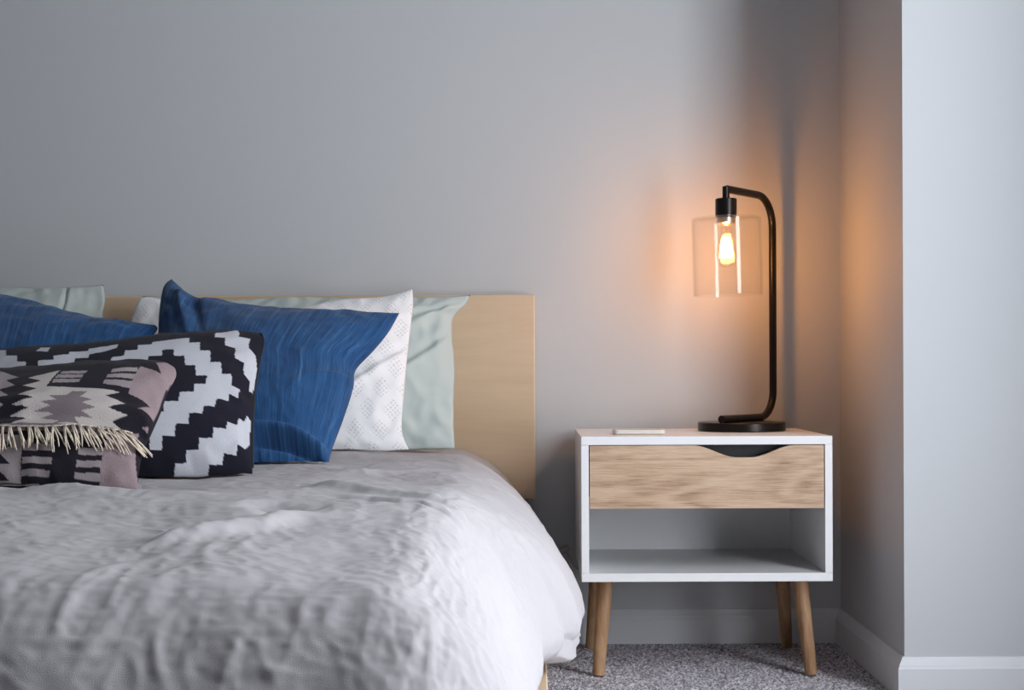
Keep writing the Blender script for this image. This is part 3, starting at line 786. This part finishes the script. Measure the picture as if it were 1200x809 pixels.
# --- kilim lumbar cushion with fringe
KB = np.array(lin((30, 27, 36))); KW = np.array(lin((182, 174, 171))); KG = np.array(lin((118, 108, 112))); KM = np.array(lin((143, 126, 130))); KS = np.array(lin((146, 137, 139)))
KIL = [(KW, [(300, 146), (140, 183), (205, 197), (112, 222), (185, 235), (90, 266), (165, 280), (55, 318), (145, 330), (42, 376), (130, 385), (45, 415), (100, 440), (330, 445), (605, 440), (560, 400), (640, 372), (540, 330), (625, 312), (525, 270), (600, 255), (540, 240), (230, 225)]),
       (KG, [(360, 250), (435, 250), (400, 275), (460, 290), (410, 305), (480, 330), (405, 345), (465, 385), (370, 375), (395, 412), (330, 402), (250, 425), (290, 395), (200, 385), (270, 360), (170, 350), (250, 320), (200, 300), (280, 290), (240, 270), (330, 268)]),
       (KS, [(312, 150), (440, 146), (425, 160), (300, 162)]), (KS, [(288, 166), (415, 165), (410, 180), (275, 183)]), (KS, [(268, 188), (405, 187), (395, 203), (258, 207)]),
       (KS, [(565, 138), (690, 132), (685, 152), (552, 156)]), (KS, [(540, 165), (678, 164), (668, 188), (528, 182)]), (KS, [(522, 192), (662, 200), (648, 235), (512, 212)]),
       (KM, [(700, 125), (780, 150), (805, 165), (778, 108), (850, 113), (890, 160), (875, 200), (825, 255), (808, 300), (765, 400), (745, 370), (690, 335), (750, 330), (640, 262)]),
       (KM, [(710, 433), (745, 435), (735, 462)]),
       (KS, [(-80, 150), (0, 150), (95, 180), (30, 195), (72, 220), (0, 240), (-80, 240)]), (KS, [(-80, 246), (0, 246), (42, 270), (0, 277), (-80, 277)]), (KS, [(-40, 305), (0, 305), (16, 315), (0, 327), (-40, 327)]),
       (KG, [(-200, 440), (540, 440), (540, 482), (-200, 478)]),
       (KS, [(-200, 470), (122, 470), (105, 716), (-200, 700)]),
       (KB, [(-60, 480), (0, 480), (62, 525), (0, 535), (-60, 535)]), (KB, [(-60, 560), (0, 560), (50, 615), (0, 612), (-60, 612)]), (KB, [(-60, 650), (0, 650), (48, 702), (-60, 705)]),
       (KS, [(118, 512), (265, 512), (262, 545), (114, 548)]), (KS, [(112, 578), (260, 580), (256, 612), (110, 612)]), (KS, [(106, 642), (250, 644), (246, 680), (104, 678)]),
       (KS, [(392, 532), (545, 535), (542, 570), (388, 566)]), (KS, [(382, 594), (538, 598), (532, 634), (380, 628)]), (KS, [(374, 655), (528, 660), (520, 706), (370, 690)]),
       (KM, [(545, 462), (695, 462), (692, 780), (508, 780)]),
       (KW * .8, [(-200, 716), (0, 718), (470, 736), (430, 760), (-200, 770)])]
def kilim(U, V, xu, yv, to_uv):
    col = np.tile(KB, U.shape + (1,))
    for c, poly in KIL:
        col[in_poly(U, V, [to_uv(*p) for p in Kp(poly)])] = c
    return col, KB
kil, bvK, FK, nK = pillow('lumbar_cushion', [(-130, 446), (-60, 440), (0, 436), (60, 432), (110, 428), (165, 424), (190, 424), (205, 431)],
    [(-130, 577), (-60, 577), (30, 576), (100, 578), (161, 577)], [(-130, 446), (-140, 510), (-130, 577)],
    [(205, 431), (206, 442), (196, 462), (188, 485), (178, 508), (168, 530), (163, 552), (161, 577)],
    (2.30, .618), (2.07, .444), .055, M['kilim'], (300, 200), wr=.003, seed=71, back=.4, pattern=kilim, bl=[bvA],
    extra=lambda U, V: -.010 * np.exp(-((V - .60) / .05) ** 2) + .006 * np.exp(-((V - .50) / .06) ** 2))
tag(kil, 'small black, cream and mauve kilim cushion with a cream fringe in front', 'cushion')
# fringe: knotted tassels along the edge of the upper flap
pfk = proj(FK)
fnk = np.cross(np.gradient(FK, axis=1), np.gradient(FK, axis=0)); fnk /= np.linalg.norm(fnk, axis=-1, keepdims=True) + 1e-12
if fnk[150, 100] @ nK < 0: fnk = -fnk
penk = np.where(fnk[..., 1] > -.1, 1e6, 0)
def onk(px, py):
    k = np.argmin((pfk[..., 0] - px) ** 2 + (pfk[..., 1] - py) ** 2 + penk); i, j = np.unravel_index(k, pfk.shape[:2]); return FK[i, j]
base = curve_pts(Kp([(-160, 424), (-60, 424), (0, 425), (130, 428), (240, 428), (350, 420), (430, 424), (520, 440), (600, 452), (650, 470)]), 19)
nkV = Vector(nK)
for k, (bx, by) in enumerate(base):
    s = smooth(40, 165, bx)
    bm = bmesh.new()
    by0 = by; bx0 = bx + random.uniform(-2, 2)
    ang0 = math.radians(80 - 34 * s + random.uniform(-9, 9)); ln0 = 25 + 9 * s + random.uniform(-4, 4)
    if k >= 16: ln0 += 5; by0 -= 2
    for q in range(5 if k < 16 else 4):
        ln = ln0 + random.uniform(-6, 4)
        ang = ang0 + math.radians(random.uniform(-15, 15) * (1 if q < 4 else 1.6))
        rx = bx0 + random.uniform(-1.6, 1.6) * (1 if k < 16 else 2.6)
        pts = []
        sway = random.uniform(-2.0, 2.0); bow = random.uniform(.5, 4)
        for m_ in range(8):
            f = m_ / 7
            x = rx + ln * f * math.cos(ang) + sway * math.sin(f * 3); y = by0 + ln * f * math.sin(ang) - bow * s * math.sin(f * 3.1)
            w0 = Vector(onk(min(x, 190), min(y, 570)))
            dd = (w0.y - CY)
            pts.append(at(x, y, dd - .007 - .006 * math.sin(f * 3.1) - random.uniform(0, .002)))
        pts[0] = Vector(onk(rx, by0)) + nkV * .001
        tube_bm(pts, [.0013, .0012, .0012, .0012, .0011, .0011, .001, .0008], 6, bm)
    from_bm('tassel', bm, M['fringe'], kil, True)
fl = [Vector(onk(x, y)) + nkV * .0012 for x, y in curve_pts(Kp([(-160, 424), (-60, 424), (0, 425), (130, 428), (240, 428), (350, 420), (430, 424), (520, 440), (600, 448), (660, 462)]), 80)]
from_bm('fringe_seam', tube_bm(fl, .0014, 8), M['fringe'], kil, True)

# ------------------------------------------------------------------ light
wld = bpy.data.worlds.new('daylight'); scene.world = wld; wld.use_nodes = True
bg = wld.node_tree.nodes['Background']
bg.inputs['Color'].default_value = (.90, .945, 1.0, 1); bg.inputs['Strength'].default_value = 14.5
la = bpy.data.lights.new('window_portal', 'AREA'); la.shape = 'RECTANGLE'; la.size = WY1 - WY0; la.size_y = WZ1 - WZ0
la.cycles.is_portal = True
lo = bpy.data.objects.new('window_portal', la); C.objects.link(lo)
lo.location = (XW + .03, (WY0 + WY1) / 2, (WZ0 + WZ1) / 2); lo.rotation_euler = (math.radians(90), 0, math.radians(90))

M['filament'].node_tree.nodes['Emission'].inputs['Strength'].default_value = 262

# ------------------------------------------------------------------ camera
cam = bpy.data.cameras.new('camera'); co = bpy.data.objects.new('camera', cam); C.objects.link(co)
cam.sensor_width = 36; cam.lens = F / 1200 * 36; cam.sensor_fit = 'HORIZONTAL'
cam.shift_x = -(PX - 600) / 1200; cam.shift_y = (PY - 404.5) / 1200
cam.clip_start = .05
co.location = (0, CY, H)
co.rotation_euler = Matrix((Matrix.Rotation(math.radians(90), 3, 'X') @ Matrix.Rotation(-ROLL, 3, 'Z')).to_4x4()).to_euler()
scene.camera = co

vs = scene.view_settings
vs.view_transform = 'Standard'; vs.look = 'None'; vs.gamma = 1; vs.use_curve_mapping = False; vs.exposure = 0
scene.cycles.use_denoising = True
scene.cycles.max_bounces = 10; scene.cycles.transparent_max_bounces = 16
scene.cycles.sample_clamp_indirect = 8
